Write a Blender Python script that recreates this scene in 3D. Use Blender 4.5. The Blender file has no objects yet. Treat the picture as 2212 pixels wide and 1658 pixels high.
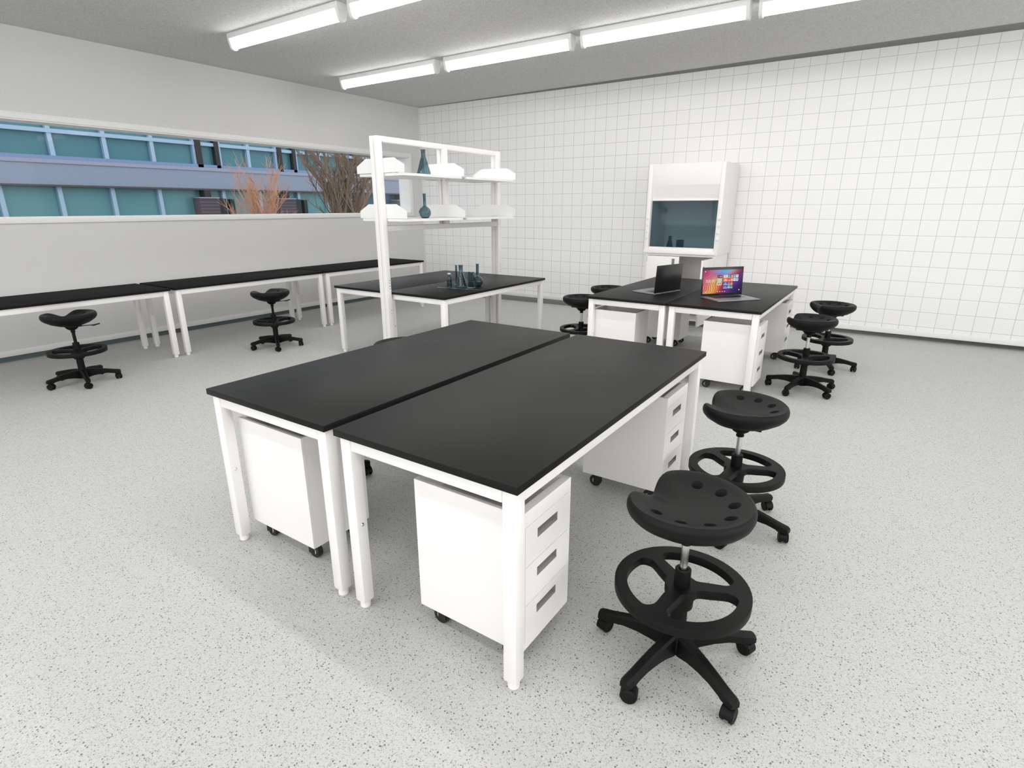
import bpy, bmesh, math, random
from mathutils import Vector, Matrix
R = math.radians
random.seed(7)
S = bpy.context.scene
COL = S.collection

# ------------------------------------------------------------------ helpers
def link(o, parent=None):
    COL.objects.link(o)
    if parent: o.parent = parent
    return o
def tag(o, label=None, cat=None, group=None, kind=None):
    if label: o['label'] = label
    if cat: o['category'] = cat
    if group: o['group'] = group
    if kind: o['kind'] = kind
    return o
def empty(name, loc, rz=0.0):
    o = bpy.data.objects.new(name, None); o.empty_display_size = .1
    o.location = loc; o.rotation_euler = (0, 0, rz)
    return link(o)
def copy_tree(o, parent=None):
    c = o.copy(); COL.objects.link(c)
    if parent: c.parent = parent
    for ch in list(o.children): copy_tree(ch, c)
    return c

class MB:
    """collects shapes into one mesh"""
    def __init__(self): self.bm = bmesh.new()
    def _merge(self, b, M=None):
        if M is not None: b.transform(M)
        me = bpy.data.meshes.new('tmp'); b.to_mesh(me); b.free()
        self.bm.from_mesh(me); bpy.data.meshes.remove(me)
    def box(self, x0, x1, y0, y1, z0, z1, bev=0.0, M=None, mi=0):
        b = bmesh.new(); bmesh.ops.create_cube(b, size=1)
        b.transform(Matrix.Translation(((x0+x1)/2, (y0+y1)/2, (z0+z1)/2)) @ Matrix.Diagonal((x1-x0, y1-y0, z1-z0, 1)))
        if bev: bmesh.ops.bevel(b, geom=b.edges[:], offset=bev, segments=2, affect='EDGES', profile=.5)
        for f in b.faces: f.material_index = mi
        self._merge(b, M); return self
    def lathe(self, prof, n=24, M=None, mi=0):
        b = bmesh.new(); rings = []
        for r, z in prof:
            if r < 1e-6: rings.append([b.verts.new((0, 0, z))])
            else: rings.append([b.verts.new((r*math.cos(2*math.pi*i/n), r*math.sin(2*math.pi*i/n), z)) for i in range(n)])
        for a, c in zip(rings, rings[1:]):
            if len(a) == 1 and len(c) == 1: continue
            for i in range(n):
                j = (i+1) % n
                if len(a) == 1: f = b.faces.new((a[0], c[j], c[i]))
                elif len(c) == 1: f = b.faces.new((a[i], a[j], c[0]))
                else: f = b.faces.new((a[i], a[j], c[j], c[i]))
                f.material_index = mi
        bmesh.ops.recalc_face_normals(b, faces=b.faces[:])
        self._merge(b, M); return self
    def cyl(self, r, z0, z1, n=20, M=None, bev=0.0, mi=0):
        if bev: p = [(0, z0), (r-bev, z0), (r, z0+bev), (r, z1-bev), (r-bev, z1), (0, z1)]
        else: p = [(0, z0), (r, z0), (r, z1), (0, z1)]
        return self.lathe(p, n, M, mi)
    def tube(self, pts, rads, n=6):
        b = self.bm; pts = [Vector(p) for p in pts]; rings = []
        for i, p in enumerate(pts):
            d = (pts[min(i+1, len(pts)-1)] - pts[max(i-1, 0)]).normalized()
            u = d.orthogonal().normalized(); v = d.cross(u)
            r = rads[i] if hasattr(rads, '__len__') else rads
            rings.append([b.verts.new(p + (u*math.cos(2*math.pi*k/n) + v*math.sin(2*math.pi*k/n))*r) for k in range(n)])
        for a, c in zip(rings, rings[1:]):
            for k in range(n):
                j = (k+1) % n; b.faces.new((a[k], a[j], c[j], c[k]))
        b.faces.new(rings[0][::-1]); b.faces.new(rings[-1]); return self
    def prism(self, poly, h0, h1, M=None, mi=0):
        """poly in local xy, extruded along local z"""
        b = bmesh.new()
        lo = [b.verts.new((x, y, h0)) for x, y in poly]; hi = [b.verts.new((x, y, h1)) for x, y in poly]
        n = len(poly)
        b.faces.new(lo[::-1]); b.faces.new(hi)
        for i in range(n): b.faces.new((lo[i], lo[(i+1) % n], hi[(i+1) % n], hi[i]))
        bmesh.ops.recalc_face_normals(b, faces=b.faces[:])
        for f in b.faces: f.material_index = mi
        self._merge(b, M); return self
    def loft(self, rings, mi=0, cap=True):
        b = bmesh.new(); vr = [[b.verts.new(p) for p in r] for r in rings]; n = len(rings[0])
        for a, c in zip(vr, vr[1:]):
            for k in range(n): b.faces.new((a[k], a[(k+1) % n], c[(k+1) % n], c[k]))
        if cap: b.faces.new(vr[0][::-1]); b.faces.new(vr[-1])
        bmesh.ops.recalc_face_normals(b, faces=b.faces[:])
        for f in b.faces: f.material_index = mi
        self._merge(b); return self
    def mesh(self, name, mats, smooth=True, ang=35):
        me = bpy.data.meshes.new(name); self.bm.to_mesh(me); self.bm.free()
        for m in (mats if isinstance(mats, (list, tuple)) else [mats]): me.materials.append(m)
        if smooth:
            me.shade_smooth(); me.set_sharp_from_angle(angle=R(ang))
        return me
    def build(self, name, mats, parent=None, loc=(0, 0, 0), rot=(0, 0, 0), smooth=True, ang=35):
        o = bpy.data.objects.new(name, self.mesh(name, mats, smooth, ang))
        o.location = loc; o.rotation_euler = rot
        return link(o, parent)
RX90 = Matrix.Rotation(R(90), 4, 'X'); RY90 = Matrix.Rotation(R(90), 4, 'Y')
def T(x, y, z): return Matrix.Translation((x, y, z))

# ------------------------------------------------------------------ materials
def pmat(name, col, rough=.5, metal=0.0, spec=.5, **kw):
    m = bpy.data.materials.new(name); m.use_nodes = True
    p = m.node_tree.nodes['Principled BSDF']
    p.inputs['Base Color'].default_value = (*col, 1); p.inputs['Roughness'].default_value = rough
    p.inputs['Metallic'].default_value = metal; p.inputs['Specular IOR Level'].default_value = spec
    for k, v in kw.items(): p.inputs[k.replace('_', ' ')].default_value = v
    return m
class NT:
    def __init__(self, m): self.t = m.node_tree; self.p = self.t.nodes['Principled BSDF']
    def n(self, typ, **kw):
        o = self.t.nodes.new(typ)
        for k, v in kw.items(): setattr(o, k, v)
        return o
    def l(self, a, b): self.t.links.new(a, b)
    def math(self, op, a, b=None, c=None):
        o = self.n('ShaderNodeMath', operation=op)
        for i, v in enumerate((a, b, c)):
            if v is None: continue
            if isinstance(v, (int, float)): o.inputs[i].default_value = v
            else: self.l(v, o.inputs[i])
        return o.outputs[0]
    def mix(self, f, a, b):
        o = self.n('ShaderNodeMix', data_type='RGBA')
        for i, v in ((0, f), (6, a), (7, b)):
            if isinstance(v, tuple): o.inputs[i].default_value = (*v, 1)
            elif isinstance(v, (int, float)): o.inputs[i].default_value = v
            else: self.l(v, o.inputs[i])
        return o.outputs[2]

M = {}
M['white'] = pmat('white_powder_coat', (.86, .835, .825), .42, spec=.4)
M['white_cab'] = pmat('white_laminate', (.86, .835, .825), .5, spec=.35)
M['trim'] = pmat('white_trim_paint', (.82, .81, .80), .5)
M['shelf'] = pmat('white_shelf_coat', (.88, .875, .87), .45)
M['black_top'] = pmat('black_resin_top', (.0098, .0098, .0096), .42, spec=.13)
M['bench_top'] = pmat('matt_black_bench_top', (.013, .013, .013), .7, spec=.03)
M['plastic'] = pmat('black_moulded_plastic', (.0035, .0034, .0033), .5, spec=.2)
M['rubber'] = pmat('black_rubber', (.008, .008, .008), .55)
M['chrome'] = pmat('polished_steel', (.72, .72, .72), .22, metal=1.0)
M['grey'] = pmat('grey_plastic_and_pull_shade', (.20, .195, .195), .5)  # on the drawer pulls this grey is their painted inner shade
M['midgrey'] = pmat('grey_hub_and_arm_shade', (.42, .41, .41), .45)
M['dark'] = pmat('dark_grey_painted_shade', (.19, .195, .187), .8, spec=.2)  # shade below the tiled wall and the fume hood, as a colour
M['darkteal'] = pmat('dark_slate_painted_shade', (.12, .15, .155), .8, spec=.2)  # shade in the gap under the left wall, as a colour
M['ceil_shade'] = pmat('dark_grey_ceiling_shade', (.24, .24, .24), .9, spec=.1)  # shade along the ceiling above the tiles, as a colour
M['alu'] = pmat('grey_aluminium', (.30, .29, .30), .4, metal=.7)
M['laptop_black'] = pmat('black_laptop_shell', (.012, .012, .013), .25)
M['keys'] = pmat('black_keys', (.012, .012, .014), .3)
M['lamp_body'] = pmat('white_lamp_metal', (.86, .86, .85), .4)
M['wall_white'] = pmat('white_painted_wall', (.84, .835, .83), .7)
M['hole'] = pmat('black_hole', (.01, .01, .01), .9)

m = M['wall_left'] = pmat('grey_painted_wall', (.55, .545, .54), .75, spec=.25)
k = NT(m); no = k.n('ShaderNodeTexNoise'); no.inputs['Scale'].default_value = 1.3
tc = k.n('ShaderNodeTexCoord'); k.l(tc.outputs['Object'], no.inputs['Vector'])
k.l(k.mix(no.outputs['Fac'], (.655, .65, .645), (.685, .68, .675)), k.p.inputs['Base Color'])

# tiles: thin grout lines on a 0.167 m grid
TS, TX0, TZ0 = .1671, -7.203, .161
m = M['tile'] = pmat('white_wall_tile', (.86, .856, .85), .32, spec=.3)
k = NT(m); tc = k.n('ShaderNodeTexCoord'); sx = k.n('ShaderNodeSeparateXYZ'); k.l(tc.outputs['Object'], sx.inputs[0])
def gl(src, o, w):
    f = k.math('FRACT', k.math('ADD', k.math('DIVIDE', k.math('SUBTRACT', src, o), TS), 100.5))
    return k.math('LESS_THAN', k.math('ABSOLUTE', k.math('SUBTRACT', f, .5)), w/TS/2)
g = k.math('MAXIMUM', gl(sx.outputs[0], TX0, .0042), gl(sx.outputs[2], TZ0, .0038))
k.l(k.mix(g, (.86, .856, .85), (.46, .46, .45)), k.p.inputs['Base Color'])

# speckled floor
m = M['floor'] = pmat('speckled_grey_vinyl', (.5, .5, .48), .5, spec=.3)
k = NT(m); tc = k.n('ShaderNodeTexCoord')
def specks(scale, thr, keep):
    v = k.n('ShaderNodeTexVoronoi'); v.inputs['Scale'].default_value = scale; k.l(tc.outputs['Object'], v.inputs['Vector'])
    sc = k.n('ShaderNodeSeparateColor'); k.l(v.outputs['Color'], sc.inputs[0])
    rad = k.math('MULTIPLY', k.math('ADD', sc.outputs[1], .25), thr)
    a = k.math('LESS_THAN', v.outputs['Distance'], rad)
    b = k.math('LESS_THAN', sc.outputs[0], keep)
    return k.math('MULTIPLY', a, b)
base = k.n('ShaderNodeTexNoise'); base.inputs['Scale'].default_value = 130; base.inputs['Detail'].default_value = 2
k.l(tc.outputs['Object'], base.inputs['Vector'])
c0 = k.mix(base.outputs['Fac'], (.44, .445, .425), (.61, .612, .588))
c1 = k.mix(k.math('MULTIPLY', specks(205, .42, .8), .52), c0, (.20, .19, .175))
c2 = k.mix(k.math('MULTIPLY', specks(104, .26, .62), .85), c1, (.11, .095, .085))
k.l(c2, k.p.inputs['Base Color'])

# grey acoustic ceiling with fine dark fleck
m = M['ceiling'] = pmat('grey_flecked_ceiling', (.3, .3, .3), .9, spec=.1)
k = NT(m); tc = k.n('ShaderNodeTexCoord')
n1 = k.n('ShaderNodeTexNoise'); n1.inputs['Scale'].default_value = 95; n1.inputs['Detail'].default_value = 3
k.l(tc.outputs['Object'], n1.inputs['Vector'])
f1 = k.math('MULTIPLY_ADD', n1.outputs['Fac'], 3.2, -1.1)
cl = k.n('ShaderNodeClamp'); k.l(f1, cl.inputs[0])
k.l(k.mix(cl.outputs[0], (.52, .517, .51), (.70, .697, .69)), k.p.inputs['Base Color'])

def emis(name, col, st):
    m = bpy.data.materials.new(name); m.use_nodes = True; p = m.node_tree.nodes['Principled BSDF']
    p.inputs['Base Color'].default_value = (.9, .9, .9, 1); p.inputs['Emission Color'].default_value = (*col, 1)
    p.inputs['Emission Strength'].default_value = st; return m
TUBE = 7.2
LAMP_W = 5.6
M['tube'] = emis('lit_tube', (1, .985, .96), TUBE)

def glass(name, col, rough=.02, ior=1.45):
    m = pmat(name, col, rough); p = m.node_tree.nodes['Principled BSDF']
    p.inputs['Transmission Weight'].default_value = 1; p.inputs['IOR'].default_value = ior
    return m
M['teal_glass'] = glass('teal_lab_glass', (.31, .44, .48))
M['rod_glass'] = glass('pale_teal_glass', (.7, .85, .9))
def pane(name, col, refl=.12):
    m = bpy.data.materials.new(name); m.use_nodes = True; t = m.node_tree; t.nodes.clear()
    o = t.nodes.new('ShaderNodeOutputMaterial'); a = t.nodes.new('ShaderNodeBsdfTransparent'); b = t.nodes.new('ShaderNodeBsdfGlossy')
    a.inputs[0].default_value = (*col, 1); b.inputs['Roughness'].default_value = .03; b.inputs['Color'].default_value = (1, 1, 1, 1)
    f = t.nodes.new('ShaderNodeFresnel'); f.inputs[0].default_value = 1.45
    mu = t.nodes.new('ShaderNodeMath'); mu.operation = 'MULTIPLY'; mu.inputs[1].default_value = refl*6
    mx = t.nodes.new('ShaderNodeMixShader')
    t.links.new(f.outputs[0], mu.inputs[0]); t.links.new(mu.outputs[0], mx.inputs[0]); t.links.new(a.outputs[0], mx.inputs[1]); t.links.new(b.outputs[0], mx.inputs[2]); t.links.new(mx.outputs[0], o.inputs[0])
    return m
M['window_glass'] = pane('clear_window_glass', (.97, .98, .98), .012)
M['sash_glass'] = pane('tinted_sash_glass', (.60, .68, .71), .05)
# exterior
M['ext_glass'] = pmat('teal_facade_glass', (.075, .225, .26), .25, spec=.5)
M['ext_glass_low'] = pmat('pale_teal_facade_glass', (.13, .31, .33), .25, spec=.5)
M['ext_glass_dark'] = pmat('deep_teal_facade_glass', (.03, .12, .2), .25, spec=.5)
M['ext_mull'] = pmat('pale_blue_aluminium', (.42, .54, .70), .5)
M['ext_sill'] = pmat('blue_aluminium_sill', (.22, .31, .48), .5)
M['ext_band'] = pmat('grey_facade_panel', (.31, .345, .43), .7)
M['ext_mould'] = pmat('lilac_grey_moulding', (.38, .37, .46), .7)
M['ext_soffit'] = pmat('dark_soffit', (.10, .085, .09), .8)
M['ext_dark'] = pmat('dark_bronze_column', (.028, .024, .024), .6)
M['bark'] = pmat('brown_bark', (.27, .185, .13), .9)
M['twig'] = pmat('orange_twigs', (.62, .33, .21), .9)
M['ground'] = pmat('pale_paving', (.3, .3, .29), .9)
m = M['brick'] = pmat('dark_red_brick', (.12, .08, .09), .9)
k = NT(m); tc = k.n('ShaderNodeTexCoord'); mp = k.n('ShaderNodeMapping'); k.l(tc.outputs['Object'], mp.inputs[0])
mp.inputs['Rotation'].default_value = (R(90), 0, R(90))
br = k.n('ShaderNodeTexBrick'); k.l(mp.outputs[0], br.inputs['Vector']); br.inputs['Scale'].default_value = 2.6
br.inputs['Color1'].default_value = (.13, .08, .09, 1); br.inputs['Color2'].default_value = (.10, .075, .09, 1); br.inputs['Mortar'].default_value = (.24, .2, .24, 1)
br.inputs['Mortar Size'].default_value = .03; k.l(br.outputs[0], k.p.inputs['Base Color'])

# laptop picture: flowing pink, orange, violet and blue waves (screen local x .. width, z .. height)
def screen_mat(name, st):
    m = bpy.data.materials.new(name); m.use_nodes = True; k = NT(m)
    tc = k.n('ShaderNodeTexCoord'); sx = k.n('ShaderNodeSeparateXYZ'); k.l(tc.outputs['Generated'], sx.inputs[0])
    u, v = sx.outputs[0], sx.outputs[2]
    no = k.n('ShaderNodeTexNoise'); no.inputs['Scale'].default_value = 1.7; no.inputs['Detail'].default_value = .4; k.l(tc.outputs['Generated'], no.inputs['Vector'])
    # diagonal flow coordinate
    wp = k.math('MULTIPLY', k.math('SUBTRACT', no.outputs['Fac'], .5), .34)
    d = k.math('ADD', k.math('DIVIDE', k.math('ADD', k.math('SUBTRACT', u, k.math('MULTIPLY', v, .42)), .42), 1.42), wp)
    cr = k.n('ShaderNodeValToRGB'); k.l(d, cr.inputs[0]); e = cr.color_ramp
    e.elements[0].position = .02; e.elements[0].color = (.62, .06, .20, 1); e.elements[1].position = .97; e.elements[1].color = (.02, .008, .09, 1)
    for pos, c in ((.14, (.80, .16, .28)), (.26, (.90, .22, .22)), (.38, (1, .50, .12)), (.45, (.95, .30, .08)), (.53, (.55, .05, .07)), (.62, (.22, .015, .12)), (.72, (.16, .03, .30)), (.84, (.06, .015, .20))):
        x = e.elements.new(pos); x.color = (*c, 1)
    # fine strands, strongest on the left
    wv = k.math('SINE', k.math('MULTIPLY', k.math('ADD', d, k.math('MULTIPLY', v, .06)), 165))
    st1 = k.math('MULTIPLY_ADD', k.math('MULTIPLY', wv, k.math('MULTIPLY_ADD', u, -.30, .42)), .75, .74)
    # blue and violet sky in the upper middle
    dx = k.math('SUBTRACT', u, .56); dy = k.math('SUBTRACT', v, 1.02)
    r2 = k.math('ADD', k.math('MULTIPLY', k.math('MULTIPLY', dx, dx), 22), k.math('MULTIPLY', k.math('MULTIPLY', dy, dy), 22))
    bl = k.math('POWER', 2.718, k.math('MULTIPLY', r2, -1))
    dy2 = k.math('SUBTRACT', v, .82); dx2 = k.math('SUBTRACT', u, .44)
    r3 = k.math('ADD', k.math('MULTIPLY', k.math('MULTIPLY', dx2, dx2), 26), k.math('MULTIPLY', k.math('MULTIPLY', dy2, dy2), 40))
    vi = k.math('POWER', 2.718, k.math('MULTIPLY', r3, -1))
    sc = k.n('ShaderNodeVectorMath', operation='SCALE'); k.l(cr.outputs[0], sc.inputs[0]); k.l(st1, sc.inputs['Scale'])
    c = k.mix(vi, sc.outputs[0], (.28, .12, .42)); c = k.mix(bl, c, (.04, .42, .85))
    k.p.inputs['Base Color'].default_value = (.01, .01, .01, 1); k.p.inputs['Roughness'].default_value = .2; k.p.inputs['Specular IOR Level'].default_value = .08
    k.l(c, k.p.inputs['Emission Color']); k.p.inputs['Emission Strength'].default_value = st
    return m
M['screen'] = screen_mat('lit_wave_wallpaper', .8)
def icon(name, c, st=.75): 
    m = emis('lit_' + name, c, st); p = m.node_tree.nodes['Principled BSDF']; p.inputs['Base Color'].default_value = (.02, .02, .02, 1); p.inputs['Specular IOR Level'].default_value = .08; return m
ICON = [icon('white', (.9, .9, .9)), icon('orange', (.95, .30, .05)), icon('blue', (.06, .16, .5)), icon('red', (.85, .12, .06)), icon('sky', (.25, .6, .9)),
        icon('mint', (.55, .85, .75)), icon('violet', (.30, .12, .45)), icon('amber', (.95, .42, .10)), icon('black', (.03, .03, .035)), icon('green', (.08, .42, .18)), icon('paper', (.75, .75, .72)), icon('text', (.85, .80, .80))]

# ------------------------------------------------------------------ the room
XL, YT, ZC = -7.225, 7.842, 3.10
XR, YB = 5.2, -4.6
def struct(mb, name, mat, parent=None, **kw):
    o = mb.build(name, mat, parent, **kw)
    if not parent: o['kind'] = 'structure'
    return o
struct(MB().box(XL-.3, XR+.3, YB-.3, 8.35, -.12, 0), 'floor', M['floor'], smooth=False)
struct(MB().box(XL-.3, XR+.3, YB-.3, 8.35, ZC, ZC+.15), 'ceiling', M['ceiling'], smooth=False)
WY0, WY1, WZ0, WZ1 = -3.4, 7.55, 1.378, 2.293
w = MB(); x0, x1 = XL-.25, XL
w.box(x0, x1, YB, WY0, .055, ZC).box(x0, x1, WY1, YT+.2, .055, ZC).box(x0, x1, WY0, WY1, .055, WZ0).box(x0, x1, WY0, WY1, WZ1, ZC)
struct(w, 'wall_left', M['wall_left'], smooth=False)
struct(MB().box(XL, XR, YT, YT+.2, .052, ZC), 'wall_far', M['tile'], smooth=False)
SW = (-3.6, 6.4, .85, 2.75)  # unseen window opening in the right wall, added for side light
w = MB(); w.box(XR, XR+.2, YB, SW[0], 0, ZC).box(XR, XR+.2, SW[1], YT+.2, 0, ZC).box(XR, XR+.2, SW[0], SW[1], 0, SW[2]).box(XR, XR+.2, SW[0], SW[1], SW[3], ZC)
struct(w, 'wall_right', M['wall_white'], smooth=False)
fr = MB()
fr.box(XR+.06, XR+.14, SW[0], SW[1], SW[2], SW[2]+.05).box(XR+.06, XR+.14, SW[0], SW[1], SW[3]-.05, SW[3])
for i in range(6):
    yy = SW[0] + (SW[1]-SW[0])*i/5; fr.box(XR+.06, XR+.14, yy-.025, yy+.025, SW[2], SW[3])
struct(fr, 'added_window_right', M['trim'], smooth=False)
# rear wall behind the viewer; its wide window is added for frontal light
RW = (-6.9, 2.0, .85, 2.75)
w = MB(); w.box(XL, RW[0], YB-.2, YB, 0, ZC).box(RW[1], XR, YB-.2, YB, 0, ZC).box(RW[0], RW[1], YB-.2, YB, 0, RW[2]).box(RW[0], RW[1], YB-.2, YB, RW[3], ZC)
struct(w, 'wall_rear', M['wall_white'], smooth=False)
fr = MB()
fr.box(RW[0], RW[1], YB-.14, YB-.06, RW[2], RW[2]+.05).box(RW[0], RW[1], YB-.14, YB-.06, RW[3]-.05, RW[3])
for i in range(6):
    xx = RW[0] + (RW[1]-RW[0])*i/5; fr.box(xx-.025, xx+.025, YB-.14, YB-.06, RW[2], RW[3])
struct(fr, 'added_window_rear', M['trim'], smooth=False)
# long strip window in the left wall
wn = MB(); c = .05
for (a, b, z0, z1) in ((WY0-c, WY1+c, WZ1, WZ1+c), (WY0-c, WY1+c, WZ0-c, WZ0), (WY0-c, WY0, WZ0, WZ1), (WY1, WY1+c, WZ0, WZ1)):
    wn.box(XL, XL+.018, a, b, z0, z1, .003)
wn.box(XL, XL+.008, WY0-c-.01, WY1+c+.01, WZ1+c, WZ1+c+.008)
wo = struct(wn, 'window_1', M['trim'])
lin = MB(); l = .012
lin.box(x0, XL+.004, WY1-l, WY1, WZ0, WZ1).box(x0, XL+.004, WY0, WY0+l, WZ0, WZ1).box(x0, XL+.004, WY0, WY1, WZ1-l, WZ1).box(x0, XL+.004, WY0, WY1, WZ0, WZ0+l)
struct(lin, 'window_frame', M['trim'], wo, smooth=False)
struct(MB().box(XL-.235, XL-.227, WY0+l, WY1-l, WZ0+l, WZ1-l), 'pane', M['window_glass'], wo, smooth=False)
# skirtings, and dark strips standing in for shade below the walls and above the tiles
struct(MB().box(XL, XL+.014, YB, YT-.002, .054, .112, .002), 'baseboard_left', M['trim'])
struct(MB().box(XL+.014, XR, YT-.016, YT, .054, .111, .002), 'baseboard_far', M['trim'])
struct(MB().box(XL-.2, XL-.010, YB, YT+.2, 0, .054), 'shade_strip_left', M['darkteal'], smooth=False)
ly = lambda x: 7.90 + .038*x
struct(MB().prism([(XL+.001, ly(XL)), (-1.6, ly(-1.6)), (XR, ly(XR)), (XR, 8.3), (XL+.001, 8.3)], 0, .05), 'shade_strip_floor', M['dark'], smooth=False)
struct(MB().prism([(XL+.02, YT-.003), (XR, 7.43), (XR, YT-.003)], ZC-.006, ZC), 'shade_strip_ceiling', M['ceil_shade'], smooth=False)

# ------------------------------------------------------------------ lab tables
def make_table(D, L, H, th=.025, lg=.05, ins=.014, top='black_top'):
    t = empty('lab_table', (0, 0, 0))
    MB().box(-D/2, D/2, -L/2, L/2, H-th, H, .0011).build('tabletop', M[top], t)
    zt = H-th-.0005
    for sx in (-1, 1):
        for sy in (-1, 1):
            cx, cy = sx*(D/2-ins-lg/2), sy*(L/2-ins-lg/2)
            lo = MB().box(cx-lg/2, cx+lg/2, cy-lg/2, cy+lg/2, .03, zt, .006).build('leg', M['white'], t)
            MB().cyl(.020, 0, .03, 18, T(cx, cy, 0), .004).build('foot', M['white'], lo)
            if (sx, sy) == (-1, -1):
                MB().lathe([(0, .004), (.005, .0035), (.0075, 0), (0, 0)], 12, T(cx+lg/2, cy, .365) @ RY90).build('bolt', M['chrome'], lo)
    a = MB(); i2 = ins+.004; h = .05
    for sx in (-1, 1):
        xa = sx*(D/2-i2); xb = sx*(D/2-i2-.03)
        a.box(min(xa, xb), max(xa, xb), -L/2+ins+lg+.0009, L/2-ins-lg-.0009, zt-h, zt, .003)
    a.build('side_rail', M['white'], t)
    for sy in (-1, 1):
        ya = sy*(L/2-i2); yb = sy*(L/2-i2-.03)
        MB().box(-D/2+ins+lg+.0009, D/2-ins-lg-.0009, min(ya, yb), max(ya, yb), zt-h, zt, .003).build('end_rail', M['white'], t)
    return t
def put(o, x, y, label, cat, group=None, rz=None, name=None):
    o.location = (x, y, 0)
    if rz is not None: o.rotation_euler[2] = rz
    o['label'] = label; o['category'] = cat
    if group: o['group'] = group
    return o
GT = 'black topped lab tables'
front = make_table(.769, 1.826, .7405)
put(front, -1.9605, 2.060, 'near pair of lab tables, the left one, its end leg closest to the empty floor', 'table', GT)
put(copy_tree(front), -1.141, 2.060, 'largest lab table in the foreground, right one of the near pair, two stools along it', 'table', GT)
rear = make_table(.742, 1.80, .704, .022)
put(rear, -1.913, 5.50, 'rear lab table carrying the laptop that is seen from its back', 'table', GT)
put(copy_tree(rear), -1.164, 5.50, 'rear lab table carrying the laptop with the colourful lit screen', 'table', GT)
rear2 = make_table(.742, 1.76, .704, .022)
put(rear2, -4.414, 4.680, 'lab table on the window side of the white shelf rack, nothing on its top', 'table', GT)
put(copy_tree(rear2), -3.662, 4.680, 'lab table beside the shelf rack with a cluster of teal glassware on it', 'table', GT)
wt = make_table(.742, 1.815, .704, .022, top='bench_top')
put(wt, -6.340, 1.8375, 'window wall bench cut by the left edge of the photo', 'table', GT)
put(copy_tree(wt), -6.340, 3.695, 'middle window wall bench, one stool in front of it', 'table', GT)
put(copy_tree(wt), -6.340, 5.545, 'window wall bench nearest the tiled wall corner', 'table', GT)

# ------------------------------------------------------------------ drawer pedestals (drawers face local +x)
def make_pedestal():
    W_, Dp, z0, z1 = .31, .44, .083, .593
    p = empty('drawer_pedestal', (0, 0, 0)); tk = .014
    b = MB()
    b.box(-Dp/2, Dp/2-.002, -W_/2, -W_/2+tk, z0, z1, .0015).box(-Dp/2, Dp/2-.002, W_/2-tk, W_/2, z0, z1, .0015)
    b.box(-Dp/2, -Dp/2+tk, -W_/2+tk, W_/2-tk, z0, z1).box(-Dp/2+tk, Dp/2-.03, -W_/2+tk, W_/2-tk, z0, z0+tk)
    b.box(-Dp/2+tk, Dp/2-.03, -W_/2+tk, W_/2-tk, z1-.085, z1-.075)
    # face frame
    b.box(Dp/2-.03, Dp/2, -W_/2+.0005, W_/2-.0005, z1-.052, z1, .001).box(Dp/2-.03, Dp/2, -W_/2+.0005, W_/2-.0005, z0, z0+.026, .001)
    b.box(Dp/2-.03, Dp/2, -W_/2+.0005, -W_/2+.02, z0+.026, z1-.052).box(Dp/2-.03, Dp/2, W_/2-.02, W_/2-.0005, z0+.026, z1-.052)
    b.build('body', M['white_cab'], p, smooth=False)
    zb, zt = z0+.026, z1-.052; hh = (zt-zb)/3; g = .0012; yw = W_/2-.02-g
    for i in range(3):
        a0, a1 = zb+hh*i+g, zb+hh*(i+1)-g; sl0, sl1 = a1-.034-.034, a1-.034; sw = .064
        d = MB(); xf, xb_ = Dp/2+.0005, Dp/2-.018
        d.box(xb_, xf, -yw, yw, a0, sl0).box(xb_, xf, -yw, yw, sl1, a1).box(xb_, xf, -yw, -sw, sl0, sl1).box(xb_, xf, sw, yw, sl0, sl1)
        dr = d.build('drawer', M['white_cab'], p, smooth=False)
        # recessed finger pull with a sloping floor, its inner shade painted as grey
        hm = MB(); bm = hm.bm; q = []
        pts = {}
        for nm, (x, y, z) in dict(a=(xf-.001, -sw, sl0), b=(xf-.001, sw, sl0), c=(xf-.001, sw, sl1), d=(xf-.001, -sw, sl1), e=(xf-.022, -sw+.006, sl0+.012), f=(xf-.022, sw-.006, sl0+.012), g=(xf-.022, sw-.006, sl1), h=(xf-.022, -sw+.006, sl1)).items(): pts[nm] = bm.verts.new((x, y, z))
        for fc in ('abfe', 'efgh', 'bcgf', 'dhea', 'cdhg'): bm.faces.new([pts[ch] for ch in fc])
        bmesh.ops.recalc_face_normals(bm, faces=bm.faces[:])
        for f_ in bm.faces: f_.normal_flip()
        hm.build('handle', M['grey'], dr, smooth=False)
    for sx in (-1, 1):
        for sy in (-1, 1):
            cx, cy = sx*(Dp/2-.065), sy*(W_/2-.05)
            ca = MB().box(cx-.018, cx+.018, cy-.016, cy+.016, z0-.005, z0)
            ca.box(cx-.012, cx+.022, cy-.0185, cy-.0155, .02, z0-.004).box(cx-.012, cx+.022, cy+.0155, cy+.0185, .02, z0-.004)
            co = ca.build('caster', M['rubber'], p, smooth=False)
            wl = MB().lathe([(.016, -.0135), (.030, -.0135), (.0325, -.011), (.0325, .011), (.030, .0135), (.016, .0135)], 24, T(cx-.006, cy, .0325) @ RX90)
            wo_ = wl.build('wheel', M['rubber'], co)
    return p
def ped_wheel_caps(p):
    for co in p.children:
        if co.name.startswith('caster'):
            w_ = co.children[0]; v = [Vector(x.co) for x in w_.data.vertices]; ctr = sum(v, Vector())/len(v)
            MB().cyl(.0165, -.0125, .0125, 18, T(*ctr) @ RX90).build('wheel_hub', M['midgrey'], co)
GP = 'white three drawer pedestals'
ped = make_pedestal(); ped_wheel_caps(ped)
put(ped, -1.020, 1.393, 'drawer pedestal in the foreground behind the nearest table leg, drawers toward the front stool', 'pedestal', GP)
put(copy_tree(ped), -1.020, 2.687, 'drawer pedestal at the far end of the foreground table, behind the second stool', 'pedestal', GP)
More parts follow.
